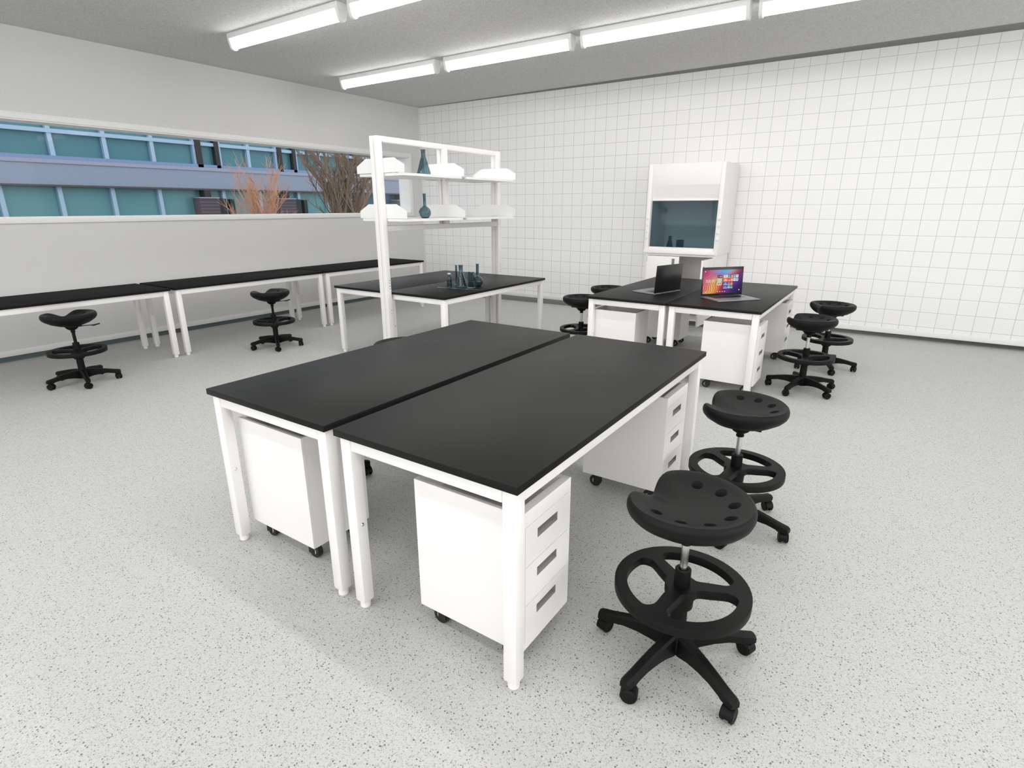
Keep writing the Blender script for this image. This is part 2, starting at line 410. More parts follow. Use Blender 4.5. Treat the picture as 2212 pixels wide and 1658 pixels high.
put(copy_tree(ped), -2.075, 1.393, 'drawer pedestal under the near left table, plain back corner and one front caster showing', 'pedestal', GP, rz=math.pi)
PR = 'white rear pedestals'
put(copy_tree(ped), -1.018, 4.828, 'drawer pedestal under the near end of the table with the lit laptop', 'pedestal', GP)
put(copy_tree(ped), -1.018, 6.140, 'drawer pedestal under the far end of the table with the lit laptop', 'pedestal', GP)
put(copy_tree(ped), -2.050, 4.828, 'drawer pedestal under the near end of the table with the dark turned laptop', 'pedestal', GP, rz=math.pi)
put(copy_tree(ped), -2.050, 6.140, 'drawer pedestal at the far end beneath the dark turned laptop, seen between table legs', 'pedestal', GP, rz=math.pi)

for o_ in COL.objects:
    if o_.name.startswith('drawer_pedestal') and not o_.parent and o_.location.y > 4: o_.scale.z = .975
# ------------------------------------------------------------------ lab stool (open front of the seat toward local +x)
def seat_mesh():
    NA = 72
    def sm(t): t = max(0, min(1, t)); return t*t*(3-2*t)
    def Rr(a):       # outline
        a = abs((a+math.pi) % (2*math.pi) - math.pi)
        r = .193 + .009*math.exp(-((a-R(66))/R(36))**2)
        r -= .054*math.exp(-(a/R(25))**2)
        return r
    def A(a):        # how high the rim rises
        a = abs((a+math.pi) % (2*math.pi) - math.pi)
        return .041*sm((a-R(2))/R(36)) + .001 - .002*sm((a-R(120))/R(60))
    z0 = .576
    prof = [(.14, 'd'), (.30, 'd'), (.46, 'd'), (.60, 'd'), (.72, 'd'), (.82, 'd'), (.89, 'd'), (.945, 'r1'), (.982, 'r2'), (1.0, 'r3'), (1.0, 'r4'), (.975, 'r5'), (.90, 'r6'), (.70, 'u'), (.45, 'u2'), (.22, 'u3')]
    mb = MB(); bm = mb.bm; rings = []
    for t, kd in prof:
        ring = []
        for i in range(NA):
            a = 2*math.pi*i/NA; r = Rr(a)*t; h = A(a)
            top = lambda tt: z0 + h*min(1, (tt/.90))**2.1
            if kd == 'd': z = top(t)
            elif kd == 'r1': z = top(.9) - .0005
            elif kd == 'r2': z = top(.9) - .007
            elif kd == 'r3': z = top(.9) - .017
            elif kd == 'r4': z = top(.9) - .031
            elif kd == 'r5': z = top(.9) - .044
            elif kd == 'r6': z = top(.9)*.7 + .3*z0 - .048
            elif kd == 'u': z = .524 + h*.18
            elif kd == 'u2': z = .513
            else: z = .508
            ring.append(bm.verts.new((r*math.cos(a), r*math.sin(a), z)))
        rings.append(ring)
    for a, b in zip(rings, rings[1:]):
        for i in range(NA): bm.faces.new((a[i], a[(i+1) % NA], b[(i+1) % NA], b[i]))
    ct = bm.verts.new((0, 0, z0)); cb = bm.verts.new((0, 0, .508))
    for i in range(NA):
        bm.faces.new((ct, rings[0][(i+1) % NA], rings[0][i])); bm.faces.new((cb, rings[-1][i], rings[-1][(i+1) % NA]))
    bmesh.ops.recalc_face_normals(bm, faces=bm.faces[:])
    ob = bpy.data.objects.new('seat_shape', mb.mesh('seat', [M['plastic'], M['hole']])); link(ob)
    cut = MB()
    for j in range(-3, 4):
        a = math.pi + R(36.5)*j
        cut.cyl(.0185, .576, .70, 24, T(.131*math.cos(a), .131*math.sin(a), 0), mi=1)
    co = bpy.data.objects.new('cut_shape', cut.mesh('cut', [M['plastic'], M['hole']], False)); link(co)
    md = ob.modifiers.new('b', 'BOOLEAN'); md.operation = 'DIFFERENCE'; md.object = co; md.solver = 'EXACT'
    dg = bpy.context.evaluated_depsgraph_get(); dg.update()
    me = bpy.data.meshes.new_from_object(ob.evaluated_get(dg))
    bpy.data.objects.remove(ob); bpy.data.objects.remove(co)
    me.name = 'seat'; me.shade_smooth(); me.set_sharp_from_angle(angle=R(38))
    return me
def foot_ring_mesh():
    ro, ri, hub, sw = .213, .178, .052, .019
    cu = bpy.data.curves.new('ring', 'CURVE'); cu.dimensions = '2D'; cu.fill_mode = 'BOTH'; cu.extrude = .0135; cu.bevel_depth = .0022; cu.bevel_resolution = 1
    def add(pts):
        s = cu.splines.new('POLY'); s.points.add(len(pts)-1); s.use_cyclic_u = True
        for q, p in zip(s.points, pts): q.co = (p[0], p[1], 0, 1)
    add([(ro*math.cos(2*math.pi*i/64), ro*math.sin(2*math.pi*i/64)) for i in range(64)])
    for j in range(3):
        a0, a1 = R(22+120*j), R(22+120*(j+1)); poly = []
        def off(a, sgn, r):  # point at radius r, offset from a spoke's centre line
            w_ = sw*(1.0 if r > .1 else 1.15); an = math.asin(w_/r); return (r*math.cos(a+sgn*an), r*math.sin(a+sgn*an))
        n = 9; b0 = math.asin(sw/ri) + .13; s0 = math.asin(sw*1.15/hub)
        for i in range(n+1): an = a0+b0+(a1-a0-2*b0)*i/n; poly.append((ri*math.cos(an), ri*math.sin(an)))
        poly.append(off(a1, -1, .150)); poly.append(off(a1, -1, .125)); poly.append(off(a1, -1, .09))
        for i in range(4): an = a1-s0-(a1-a0-2*s0)*i/3; poly.append((hub*math.cos(an), hub*math.sin(an)))
        poly.append(off(a0, 1, .09)); poly.append(off(a0, 1, .125)); poly.append(off(a0, 1, .150))
        for _ in range(3):
            q = []
            for i in range(len(poly)):
                p0, p1 = Vector(poly[i]), Vector(poly[(i+1) % len(poly)]); q += [tuple(p0*.75+p1*.25), tuple(p0*.25+p1*.75)]
            poly = q
        add(poly)
    ob = bpy.data.objects.new('ring_shape', cu); link(ob); dg = bpy.context.evaluated_depsgraph_get(); dg.update()
    me = bpy.data.meshes.new_from_object(ob.evaluated_get(dg)); bpy.data.objects.remove(ob)
    me.transform(T(0, 0, .2845)); me.name = 'foot_ring'; me.materials.clear(); me.materials.append(M['plastic']); me.shade_smooth(); me.set_sharp_from_angle(angle=R(40))
    return me
SEAT, RING = seat_mesh(), foot_ring_mesh()
PL = M['plastic']
def arm_mesh():
    secs = [(.0, .120, .045, .040), (.035, .120, .044, .040), (.08, .117, .058, .038), (.13, .111, .066, .037), (.18, .102, .067, .036), (.222, .093, .060, .035), (.234, .091, .0545, .035), (.268, .086, .0545, .034), (.277, .080, .056, .030)]
    rings = []
    for r, zt, zb, w_ in secs:
        h = w_/2; c_ = .008
        rings.append([(r, -h, zb), (r, -h, zt-c_), (r, -h+c_, zt), (r, h-c_, zt), (r, h, zt-c_), (r, h, zb)])
    return MB().loft(rings).mesh('leg', PL, ang=28)
def caster_mesh(ang):
    mb = MB(); Mx = T(.257, 0, 0) @ Matrix.Rotation(ang, 4, 'Z')
    mb.cyl(.008, .040, .058, 10, Mx)
    mb.box(-.014, .014, -.011, .011, .016, .048, .004, Mx)
    # hood: half disc over both wheels
    n = 10; pr_ = [(.0275*math.cos(R(-15)+R(200)*i/n), .0275*math.sin(R(-15)+R(200)*i/n)) for i in range(n+1)] + [(.020*math.cos(R(185)-R(200)*i/n), .020*math.sin(R(185)-R(200)*i/n)) for i in range(n+1)]
    mb.prism(pr_, -.0175, .0175, Mx @ T(-.006, 0, .0255) @ RX90)
    return mb.mesh('caster', PL)
def wheels_mesh(ang, side):
    Mx = T(.257, 0, 0) @ Matrix.Rotation(ang, 4, 'Z')
    mb = MB(); z = [(0, .0085), (.021, .0065), (.0255, .009), (.0255, .0175), (.022, .0205), (.017, .0192), (0, .0192)]
    if not side: z = [(r, -h) for r, h in z]
    mb.lathe(z, 22, Mx @ T(-.006, 0, .0255) @ RX90)
    return mb.mesh('wheel', PL)
ARM = arm_mesh()
CAST = [(caster_mesh(a), wheels_mesh(a, 0), wheels_mesh(a, 1)) for a in (R(70), R(115), R(-60))]
ob_ = lambda nm, me, par, rz=0: link_rot(bpy.data.objects.new(nm, me), par, rz)
def link_rot(o, par, rz): o.rotation_euler = (0, 0, rz); return link(o, par)
HUB = MB().lathe([(0, .040), (.026, .040), (.037, .05), (.039, .105), (.034, .122), (.0, .122)], 24).mesh('base_hub', PL)
COLM = MB().lathe([(0, .11), (.0275, .11), (.0265, .222), (0, .222)], 24).mesh('column', PL)
kk = MB().lathe([(0, .214), (.030, .214), (.041, .222), (.043, .275), (.036, .287), (0, .287)], 24)
kk.lathe([(0, .28), (.026, .28), (.0255, .358), (.0235, .360), (.015, .360), (.015, .35), (0, .35)], 24)
SLEEVE = kk.mesh('sleeve', PL)
KNOB = MB().cyl(.022, .030, .062, 18, T(0, 0, .257) @ Matrix.Rotation(R(66), 4, 'Z') @ RY90, .005).mesh('clamp_knob', PL)
GAS = MB().lathe([(0, .335), (.0125, .335), (.0125, .462), (0, .462)], 20)
GASM = GAS.mesh('gas_lift', M['chrome']); GASB = GASM.copy(); GASB.materials[0] = PL
COLLAR = MB().lathe([(0, .452), (.017, .452), (.018, .4535), (.018, .459), (.014, .461), (.014, .464), (.018, .466), (.018, .480), (0, .480)], 20).mesh('collar', PL)
mm = MB().lathe([(0, .474), (.026, .474), (.036, .480), (.052, .500), (.058, .512), (0, .512)], 24)
mm.box(-.095, .095, -.045, .045, .505, .520, .004)
MECH = mm.mesh('tilt_mechanism', PL)
lv = MB().tube([(.0, .03, .497), (.0, .11, .497), (.0, .145, .496)], .0035, 8)
lv.loft([[(sx*w_, y, z+sz*t_) for sx, sz in ((-1, -1), (1, -1), (1, 1), (-1, 1))] for y, w_, z, t_ in ((.135, .005, .495, .004), (.155, .009, .493, .005), (.18, .009, .498, .004), (.20, .006, .502, .0035))])
LEVER = lv.mesh('height_lever', PL)
def make_stool(x, y, star, seat, label, chrome=True, lever=True, ring=0):
    t = empty('lab_stool', (x, y, 0)); tag(t, label, 'stool', 'black lab stools')
    ob_('base_hub', HUB, t)
    for j in range(5):
        lg = ob_('leg', ARM, t, R(star+72*j)); cm, w0, w1 = CAST[(j*2+int(star)) % 3]
        cs = ob_('caster', cm, lg)
        if True: ob_('wheel', w0, lg); ob_('wheel', w1, lg)
    ob_('column', COLM, t); ob_('foot_ring', RING, t, R(ring)); ob_('sleeve', SLEEVE, t); ob_('clamp_knob', KNOB, t)
    gz = ob_('gas_lift', GASM if chrome else GASB, t)
    if chrome: gz['label'] = 'bright chrome gas lift'
    ob_('collar', COLLAR, t); ob_('tilt_mechanism', MECH, t, R(seat)); 
    if lever: ob_('height_lever', LEVER, t, R(seat-195))
    ob_('seat', SEAT, t, R(seat))
    return t
make_stool(-.405, 1.590, 38.6, 168, 'large black stool in the right foreground, nearest of all, its whole star base in view')
make_stool(-.470, 2.602, 60, 180, 'black stool directly behind the big foreground stool, beside the foreground table far end')
make_stool(-.492, 5.090, 37.5, 170, 'black stool beside the lit laptop table, the nearer of two overlapping there', ring=10)
make_stool(-.420, 5.945, 3, 215, 'black stool nearest the tiled wall on the right, its seat partly turned to the viewer', ring=-10)
make_stool(-2.561, 5.059, 20, 0, 'black stool beside the rear left laptop table, chrome post and ring visible', lever=False)
make_stool(-2.640, 5.850, 50, 0, 'black stool whose seat rim alone peeks over the rear left laptop table', lever=False)
make_stool(-5.795, 1.812, 59.5, 180, 'black stool at the far left in front of the cut off window bench', chrome=False, ring=-39)
make_stool(-5.560, 3.570, 41.4, 180, 'black stool in front of the middle window bench', chrome=False, ring=-39)
make_stool(-2.630, 2.600, 15, 0, 'black stool mostly hidden behind the near left table, only its seat rim showing above', lever=False)
make_stool(-2.505, 1.770, 49, 0, 'black stool hidden behind the near left table, only one caster showing between the legs', lever=False)

# ------------------------------------------------------------------ two sided shelf rack between the glassware tables
sh = empty('shelf_rack', (-3.995, 3.740, 0))
tag(sh, 'tall white two sided shelf rack standing over the pair of glassware tables', 'shelf rack')
def upright(x, y, z0, z1, holes=True):
    o = MB().box(x-.022, x+.022, y, y+.058, z0, z1, .004).build('upright', M['white'], sh)
    if holes:
        h = MB()
        for i in range(4): h.cyl(.0042, 0, .0012, 10, T(x+(.0222 if x > 0 else -.0234), y+.04, .735+.027*i) @ RY90)
        for i in range(2): h.cyl(.0035, 0, .0012, 10, T(x+(.0222 if x > 0 else -.0234), y+.04, .50+.03*i) @ RY90)
        h.build('bolt_hole', M['hole'], o)
    return o
YF2 = 1.823
for x in (-.027, .027):
    upright(x, 0, 0, 2.075); upright(x, YF2, 0, 2.075)
    upright(x, .893, 1.312, 2.031, False)
MB().box(-.0055, .0055, .010, .05, 0, 2.07).build('slot_strip', M['white'], sh, smooth=False)
MB().box(-.0055, .0055, YF2+.010, YF2+.05, 0, 2.07).build('slot_strip', M['white'], sh, smooth=False)
MB().box(-.030, .030, .0575, YF2+.0585, 2.031, 2.078, .003).build('top_rail', M['white'], sh)
MB().box(-.030, .030, .0585, YF2, 1.263, 1.311, .003).build('cross_beam', M['white'], sh)
for zt in (1.766, 1.374):
    for y0, y1 in ((.067, .887), (.957, 1.807)):
        b = MB().box(-.278, .278, y0, y1, zt-.003, zt).box(.272, .278, y0, y1, zt-.022, zt-.003).box(-.278, -.272, y0, y1, zt-.022, zt-.003)
        b.box(-.272, .272, y0, y0+.006, zt-.022, zt-.003).box(-.272, .272, y1-.006, y1, zt-.022, zt-.003).box(-.02, .02, y0, y1, zt-.022, zt-.003)
        b.build('shelf', M['shelf'], sh, smooth=False)
    for yb in (.062, .8905, 1.812):
        pf = [(-.302, zt+.004), (.302, zt+.004), (.302, zt+.066), (.18, zt+.128), (-.18, zt+.128), (-.302, zt+.066)]
        p = MB().prism(pf, -.002, .002, T(0, yb, 0) @ RX90)
        p.build('shelf_end_plate', M['shelf'], sh, smooth=False)
    MB().box(-.255, .255, .895, .953, zt-.020, zt-.006).build('shelf_arm', M['midgrey'], sh, smooth=False)  # white arm coloured grey to carry the shade between the bays

# ------------------------------------------------------------------ glassware
def lathe_glass(name, outer, th, x, y, z, label, cat, group=None, mat=None, n=32):
    """outer profile from the centre of the foot to the lip; wall of thickness th"""
    inner = [(max(r-th, 0.0), max(zz, th*1.4) if i < 3 else zz) for i, (r, zz) in enumerate(outer)][1:]
    inner = [(r, zz) for r, zz in inner]
    prof = outer + inner[::-1][0:] + [(0, th*1.4)]
    o = MB().lathe(prof, n).build(name, mat or M['teal_glass'], None, (x, y, z), ang=60)
    tag(o, label, cat, group); return o
def cone_flask(h, rb, rn):
    return [(0, 0), (rb*.8, 0), (rb*.96, h*.012), (rb, h*.045), (rb*.97, h*.09), (rn*1.12, h*.70), (rn, h*.76), (rn, h*.955), (rn*1.18, h*.975), (rn*1.18, h)]
def round_flask(h, rb, rn):
    p = [(0, 0), (rb*.5, 0)]; cz = rb*.87
    for i in range(11):
        a = R(-52) + R(128)*i/10; p.append((rb*math.cos(a), cz+rb*math.sin(a)))
    zt = cz + rb*math.sin(R(76)); p = [q for q in p if not (q[0] < rn*1.0 and q[1] > cz)]
    p += [(rn*1.05, zt+.006), (rn, zt+.016), (rn, h*.965), (rn*1.15, h*.98), (rn*1.15, h)]
    return p
GG = 'teal lab glassware'
lathe_glass('conical_flask', cone_flask(.222, .066, .0215), .003, -3.83, 4.20, 1.7665, 'teal conical flask standing on the upper shelf of the rack', 'flask', GG)
lathe_glass('round_flask', round_flask(.225, .058, .0145), .003, -3.84, 4.20, 1.3745, 'teal round flask with long neck standing on the lower shelf of the rack', 'flask', GG)
ZT = .7042
lathe_glass('conical_flask', cone_flask(.222, .056, .021), .003, -3.600, 4.422, ZT, 'teal conical flask in the glassware cluster on the table', 'flask', GG)
lathe_glass('round_flask', round_flask(.225, .055, .0145), .003, -3.515, 4.585, ZT, 'teal round flask at the right end of the cluster on the table', 'flask', GG)
lathe_glass('measuring_tube', [(0, 0), (.022, 0), (.022, .006), (.010, .012), (.0105, .20), (.012, .204), (.012, .206)], .0018, -3.735, 4.515, ZT, 'tall thin teal measuring tube behind the conical flask on the table', 'tube', GG, n=20)
bt = empty('reagent_bottle', (-3.722, 4.385, ZT)); tag(bt, 'small teal bottle with white cap and side taps, left in the table cluster', 'bottle')
op = [(0, 0), (.022, 0), (.026, .004), (.0275, .02), (.0265, .035), (.0265, .085), (.024, .10), (.0165, .118), (.0155, .128)]
ip = [(.0128, .128), (.014, .118), (.0215, .10), (.024, .085), (.024, .035), (.025, .02), (.022, .007), (0, .005)]
MB().lathe(op+ip, 24).build('glass_body', M['teal_glass'], bt)
MB().cyl(.0165, .126, .137, 20, None, .002).build('cap', M['white'], bt)
tp = MB(); tp.tube([(.02, -.012, .060), (.034, -.02, .075), (.040, -.024, .080)], .0045, 8)
tp.tube([(-.022, -.012, .05), (-.036, -.02, .052)], .007, 8); tp.tube([(0, -.026, .045), (.02, -.03, .075), (.036, -.03, .082)], .003, 8)
tp.build('tap', M['teal_glass'], bt)
rk = empty('test_tube_rack', (-3.497, 4.455, ZT)); rk.rotation_euler[2] = R(25)
tag(rk, 'clear box rack holding square teal cuvettes at the front of the cluster', 'rack')
bx = MB(); wx, wy, hz = .034, .024, .068
for sx in (-1, 1):
    for sy in (-1, 1): bx.box(sx*wx-.003, sx*wx+.003, sy*wy-.003, sy*wy+.003, .0, hz)
bx.box(-wx, wx, -wy, wy, 0, .004).box(-wx, wx, -wy-.003, -wy+.002, hz-.008, hz).box(-wx, wx, wy-.002, wy+.003, hz-.008, hz).box(-wx-.003, -wx+.002, -wy, wy, hz-.008, hz).box(wx-.002, wx+.003, -wy, wy, hz-.008, hz)
bx.build('rack_frame', M['rod_glass'], rk, smooth=False)
for i in range(3):
    for j in range(2):
        xx, yy = -.0215+.0215*i, -.0115+.023*j; w_ = .0088; t_ = .0015; hh = .150+.006*((i+j) % 2)
        cv = MB(); cv.box(xx-w_, xx+w_, yy-w_, yy-w_+t_, .005, hh).box(xx-w_, xx+w_, yy+w_-t_, yy+w_, .005, hh).box(xx-w_, xx-w_+t_, yy-w_, yy+w_, .005, hh).box(xx+w_-t_, xx+w_, yy-w_, yy+w_, .005, hh)
        o = cv.build('cuvette', M['teal_glass'], None, (-3.497, 4.455, ZT), (0, 0, R(25)), smooth=False)
        tag(o, 'square teal glass cuvette standing in the clear rack on the table', 'cuvette', 'cuvettes in the clear rack')
o = MB().tube([(-3.797, 4.285, ZT+.0042), (-3.318, 4.345, ZT+.0042)], .004, 10).build('glass_rod', M['rod_glass']); tag(o, 'long thin pale glass rod lying on the table in front of the cluster', 'glass rod')

# ------------------------------------------------------------------ fume hood against the tiles
hd = empty('fume_hood', (-2.294, 7.185, 0)); tag(hd, 'white fume hood cabinet with dark tinted sash standing against the tiled wall', 'fume hood')
W2, D2, z0, z1 = .467, .640, .905, 1.980; pw = .05; rec = .055
b = MB()
b.box(-W2, -W2+pw, 0, D2, z0, z1, .003).box(W2-pw, W2, 0, D2, z0, z1, .003)
b.box(-W2+pw, W2-pw, 0, D2, 1.730, z1-.0005, .002).box(-W2+pw, W2-pw, D2-.03, D2, z0, 1.73).box(-W2+pw, W2-pw, 0.02, D2-.03, z0, .945)
b.build('body', M['white_cab'], hd)
MB().prism([(0, 1.731), (rec, 1.562), (rec+.03, 1.562), (rec+.03, 1.731)], -W2+pw+.001, W2-pw-.001, RY90.to_3x3().to_4x4() @ Matrix(((0, -1, 0, 0), (1, 0, 0, 0), (0, 0, 1, 0), (0, 0, 0, 1)))).build('sloped_panel', M['white_cab'], hd, smooth=False)
MB().box(-W2+pw+.001, W2-pw-.001, rec-.012, rec+.012, 1.548, 1.566, .002).build('sash_rail', M['white_cab'], hd)
MB().box(-W2+pw+.002, W2-pw-.002, rec-.003, rec+.003, .985, 1.550).build('sash', M['sash_glass'], hd, smooth=False)
sl = MB().box(-W2+pw+.001, W2-pw-.001, .004, rec+.02, .945, .985, .006).box(-W2-.002, W2-.03, -.018, .02, .905, .948, .008)
sl.build('sill', M['white_cab'], hd)
for sx in (-1, 1):
    for i in range(4):
        kb = MB().lathe([(0, .020), (.009, .0195), (.012, .017), (.012, .003), (.009, 0), (0, 0)], 16, T(sx*(W2-.019), 0, 1.335-.0817*i) @ RX90)
        kb.build('knob', M['trim'], hd)
    MB().box(sx*(W2-.026)-.008, sx*(W2-.026)+.008, -.003, .001, 1.40, 1.47).build('switch_plate', M['trim'], hd, smooth=False)
# lower cabinet
B2, y0, yb, c0_, c1_ = .445, .02, D2-.02, .07, .9045; tk = .018
b = MB().box(-B2, -B2+tk, y0+.02, yb, c0_, c1_).box(B2-tk, B2, y0+.02, yb, c0_, c1_).box(-B2+tk, B2-tk, yb-tk, yb, c0_, c1_).box(-B2+tk, B2-tk, y0, yb-tk, c0_, c0_+tk)
b.box(-B2+tk, B2-tk, y0, yb-tk, .878, c1_).box(-B2+tk, B2-tk, y0+.05, yb-tk, .46, .475)
b.box(-B2, -B2+.03, y0-.001, y0+.02, c0_, c1_).box(B2-.03, B2, y0-.001, y0+.02, c0_, c1_)
b.build('base_cabinet', M['white_cab'], hd, smooth=False)
MB().box(-B2+.05, B2-.05, y0+.06, yb-.02, 0, c0_).build('shade_block', M['dark'], hd, smooth=False)  # dark block standing in for the shade under the cabinet
dl = MB().box(-B2+.028, 0.004, y0-.020, y0-.002, c0_+.01, .872, .002).build('door', M['white_cab'], hd)
MB().box(-.086, -.052, y0-.026, y0-.0195, .70, .845).build('handle', M['grey'], dl, smooth=False)
dr = empty('door', (B2-.028, y0-.002, 0)); dr.parent = hd; dr.rotation_euler[2] = R(84)
bpy.data.objects.remove(dr)
dr = MB().box(-.41, 0, -.018, 0, c0_+.01, .872, .002).build('door', M['white_cab'], hd, (B2-.026, y0-.004, 0), (0, 0, R(87)))
MB().box(-.385, -.355, .0, .006, .66, .80).build('handle', M['grey'], dr, smooth=False)
MB().box(-.385, -.355, -.024, -.018, .66, .80).build('handle', M['grey'], dr, smooth=False)
for q in (-1, 1):
    MB().cyl(.006, .79, .86, 10, T(q*(B2-.026), y0-.012, 0)).build('hinge', M['midgrey'], hd)
# glassware kept inside the hood
hx, hy = -2.294, 7.185
lathe_glass('conical_flask', cone_flask(.17, .05, .02), .003, hx-.19, hy+.17, .9455, 'dim conical flask behind the tinted sash of the fume hood', 'flask', GG)
lathe_glass('beaker', [(0, 0), (.045, 0), (.048, .004), (.048, .12), (.051, .124), (.051, .126)], .003, hx-.055, hy+.17, .9455, 'dim beaker behind the tinted sash of the fume hood', 'beaker', GG)

# ------------------------------------------------------------------ laptops (user sits at local -y)
def make_laptop(x, y, rz, w_, d_, label, lit):
    t = empty('laptop', (x, y, ZT), R(rz)); tag(t, label, 'laptop')
    b = MB().box(-w_/2, w_/2, -d_/2, d_/2, 0, .011, .0035).build('base', M['alu'], t)
    MB().box(-w_*.36, w_*.36, -.01, d_/2-.03, .011, .0125).build('keyboard', M['keys'], b, smooth=False)
    MB().box(-w_*.15, w_*.15, -d_/2+.015, -.022, .0108, .0116).build('trackpad', M['alu'], b, smooth=False)
    lh = .25; tau = R(3)
    lid = MB().box(-w_/2, w_/2, 0, .007, 0, lh, .003).build('lid', M['laptop_black'], t, (0, d_/2-.010, .0125), (-tau, 0, 0))
    MB().tube([(-w_*.3, d_/2-.006, .010), (w_*.3, d_/2-.006, .010)], .005, 8).build('hinge', M['keys'], t)
    sw_, s0, s1 = w_/2-.012, .020, .226
    if not lit:
        MB().box(-sw_, sw_, -.0006, 0, s0, s1).build('screen', M['laptop_black'], lid, smooth=False); return t
    MB().box(-sw_, sw_, -.0006, 0, s0, s1).build('screen', M['screen'], lid, smooth=False)
    W_, H_ = 2*sw_, s1-s0; ic = MB()
    def til(u0, u1, v0, v1, mi, d=0):   # u from left, v from the bottom, both 0..1
        ic.box(-sw_+u0*W_, -sw_+u1*W_, -.0012-d, -.0007-d, s0+v0*H_, s0+v1*H_, mi=mi)
    rows = [(.655, .775), (.505, .625), (.355, .475), (.205, .325)]
    cols = [(.52, .625), (.637, .695), (.705, .763), (.773, .831), (.841, .90)]
    lay = [[10, 2, 3, 4, 0], [1, 3, 7, 0, 5], [2, 6, 3], [2, 4, 9]]
    dots = [[9, 0, 0, 2, 2], [0, 1, 0, 2, 8], [0, 1, 1], [4, 2, 9]]
    for (v0, v1), ly_, dt in zip(rows, lay, dots):
        for (u0, u1), ci, di in zip(cols, ly_, dt):
            til(u0, u1, v0+.022, v1, ci); til(u0, u1, v0, v0+.02, 0)
            um, vm = (u0+u1)/2, (v0+v1)/2+.012; til(um-.012, um+.012, vm-.018, vm+.018, di, .0004)
    for (v0, v1), ci, q in zip(((.655, .775), (.50, .63), (.345, .48)), (8, 5, 10), ((3, 7), (7, 4), (9, 3))):
        til(.36, .475, v0, v1, ci); til(.375, .41, v0+.03, v1-.03, q[0], .0004); til(.425, .46, v0+.03, v1-.03, q[1], .0004)
    for u in (.385, .445, .505, .565): ic.prism([(.0042*math.cos(R(30)*q), .0042*math.sin(R(30)*q)) for q in range(12)], .0007, .0012, T(-sw_+u*W_, 0, s0+.075*H_) @ RX90)
    for u, v in ((.03, .92), (.07, .05), (.93, .10)): til(u, u+.022, v, v+.04, 0)
    til(.065, .27, .475, .482, 11)
    ic.build('app_icons', ICON, lid, smooth=False)
    cu = bpy.data.curves.new('clock_text', 'FONT'); cu.body = '10:20 AM'; cu.size = .030; cu.extrude = .0002
    to = bpy.data.objects.new('clock_text', cu); link(to); dg = bpy.context.evaluated_depsgraph_get(); dg.update()
    me = bpy.data.meshes.new_from_object(to.evaluated_get(dg)); bpy.data.objects.remove(to); me.name = 'clock_text'
    me.materials.clear(); me.materials.append(ICON[11])
    me.transform(T(-sw_+.055*W_, -.0010, s0+.50*H_) @ RX90 @ Matrix.Diagonal((.78, 1, 1, 1)))
    link(bpy.data.objects.new('clock_text', me), lid)
    return t
make_laptop(-1.157, 5.138, 49.5, .42, .262, 'open laptop with a colourful lit wallpaper screen, turned to the viewer', True)
make_laptop(-1.860, 5.224, -106.5, .40, .265, 'open laptop turned away, showing its plain black lid', False)

# ------------------------------------------------------------------ ceiling lights
def make_light(length):
    t = empty('ceiling_light', (0, 0, ZC)); L = length
    MB().box(0, L, -.055, .055, -.050, -.001, .003).build('housing', M['lamp_body'], t)
    pf = [(-.036, -.050), (.036, -.050)] + [(.034*math.cos(R(0)-R(180)*i/12), -.100+.034*math.sin(R(0)-R(180)*i/12)) for i in range(13)]
    Mx = Matrix(((0, 0, 1, 0), (1, 0, 0, 0), (0, 1, 0, 0), (0, 0, 0, 1)))
    MB().prism(pf, .028, L-.028, Mx).build('tube', M['tube'], t, ang=50)
    pc = [(-.055, -.050), (.055, -.050)] + [(.042, -.095)] + [(.038*math.cos(-R(180)*i/12), -.108+.038*math.sin(-R(180)*i/12)) for i in range(13)] + [(-.042, -.095)]
    for a in (0, L-.03): MB().prism(pc, a, a+.03, Mx).build('end_cap', M['lamp_body'], t, ang=50)
    return t
GL = 'white ceiling strip lights'
lamps = [(-6.43, 5.562, 1.645, 'strip light in the row nearest the tiled wall, its left end closest to the corner'),
         (-4.655, 5.562, 1.640, 'strip light second from the left in the row nearest the tiled wall'),
         (-2.905, 5.545, 1.560, 'strip light above the fume hood, third in the row nearest the tiled wall'),
         (-1.275, 5.545, 1.620, 'rightmost strip light of the row nearest the tiled wall, cut by the photo top'),
         (.47, 5.545, 1.62, None),
         (-5.806, 3.675, 1.628, 'strip light with a dark seam line, hanging over the window side'),
         (-4.060, 3.675, 1.628, 'strip light cut by the photo top, beside the one with a dark seam'),
         (-2.31, 3.675, 1.62, None), (-.55, 3.675, 1.62, None)]
for yy in (1.79, -.09, -1.97, -3.8):  # unseen rows, like the unnamed row ends above, added to light the room
    for xx in (-5.2, -3.3, -1.4, .5, 2.4): lamps.append((xx, yy, 1.62, None))
protos = {}
for xx, yy, L, lb in lamps:
    if L not in protos: t = protos[L] = make_light(L)
    else: t = copy_tree(protos[L])
    t.location = (xx, yy, ZC); tag(t, lb or 'unseen strip light added to brighten the room', 'ceiling light', GL)
    if xx == -5.806: MB().box(.05, L-.1, -.0375, -.0355, -.068, -.065).build('seam', M['grey'], t, smooth=False)

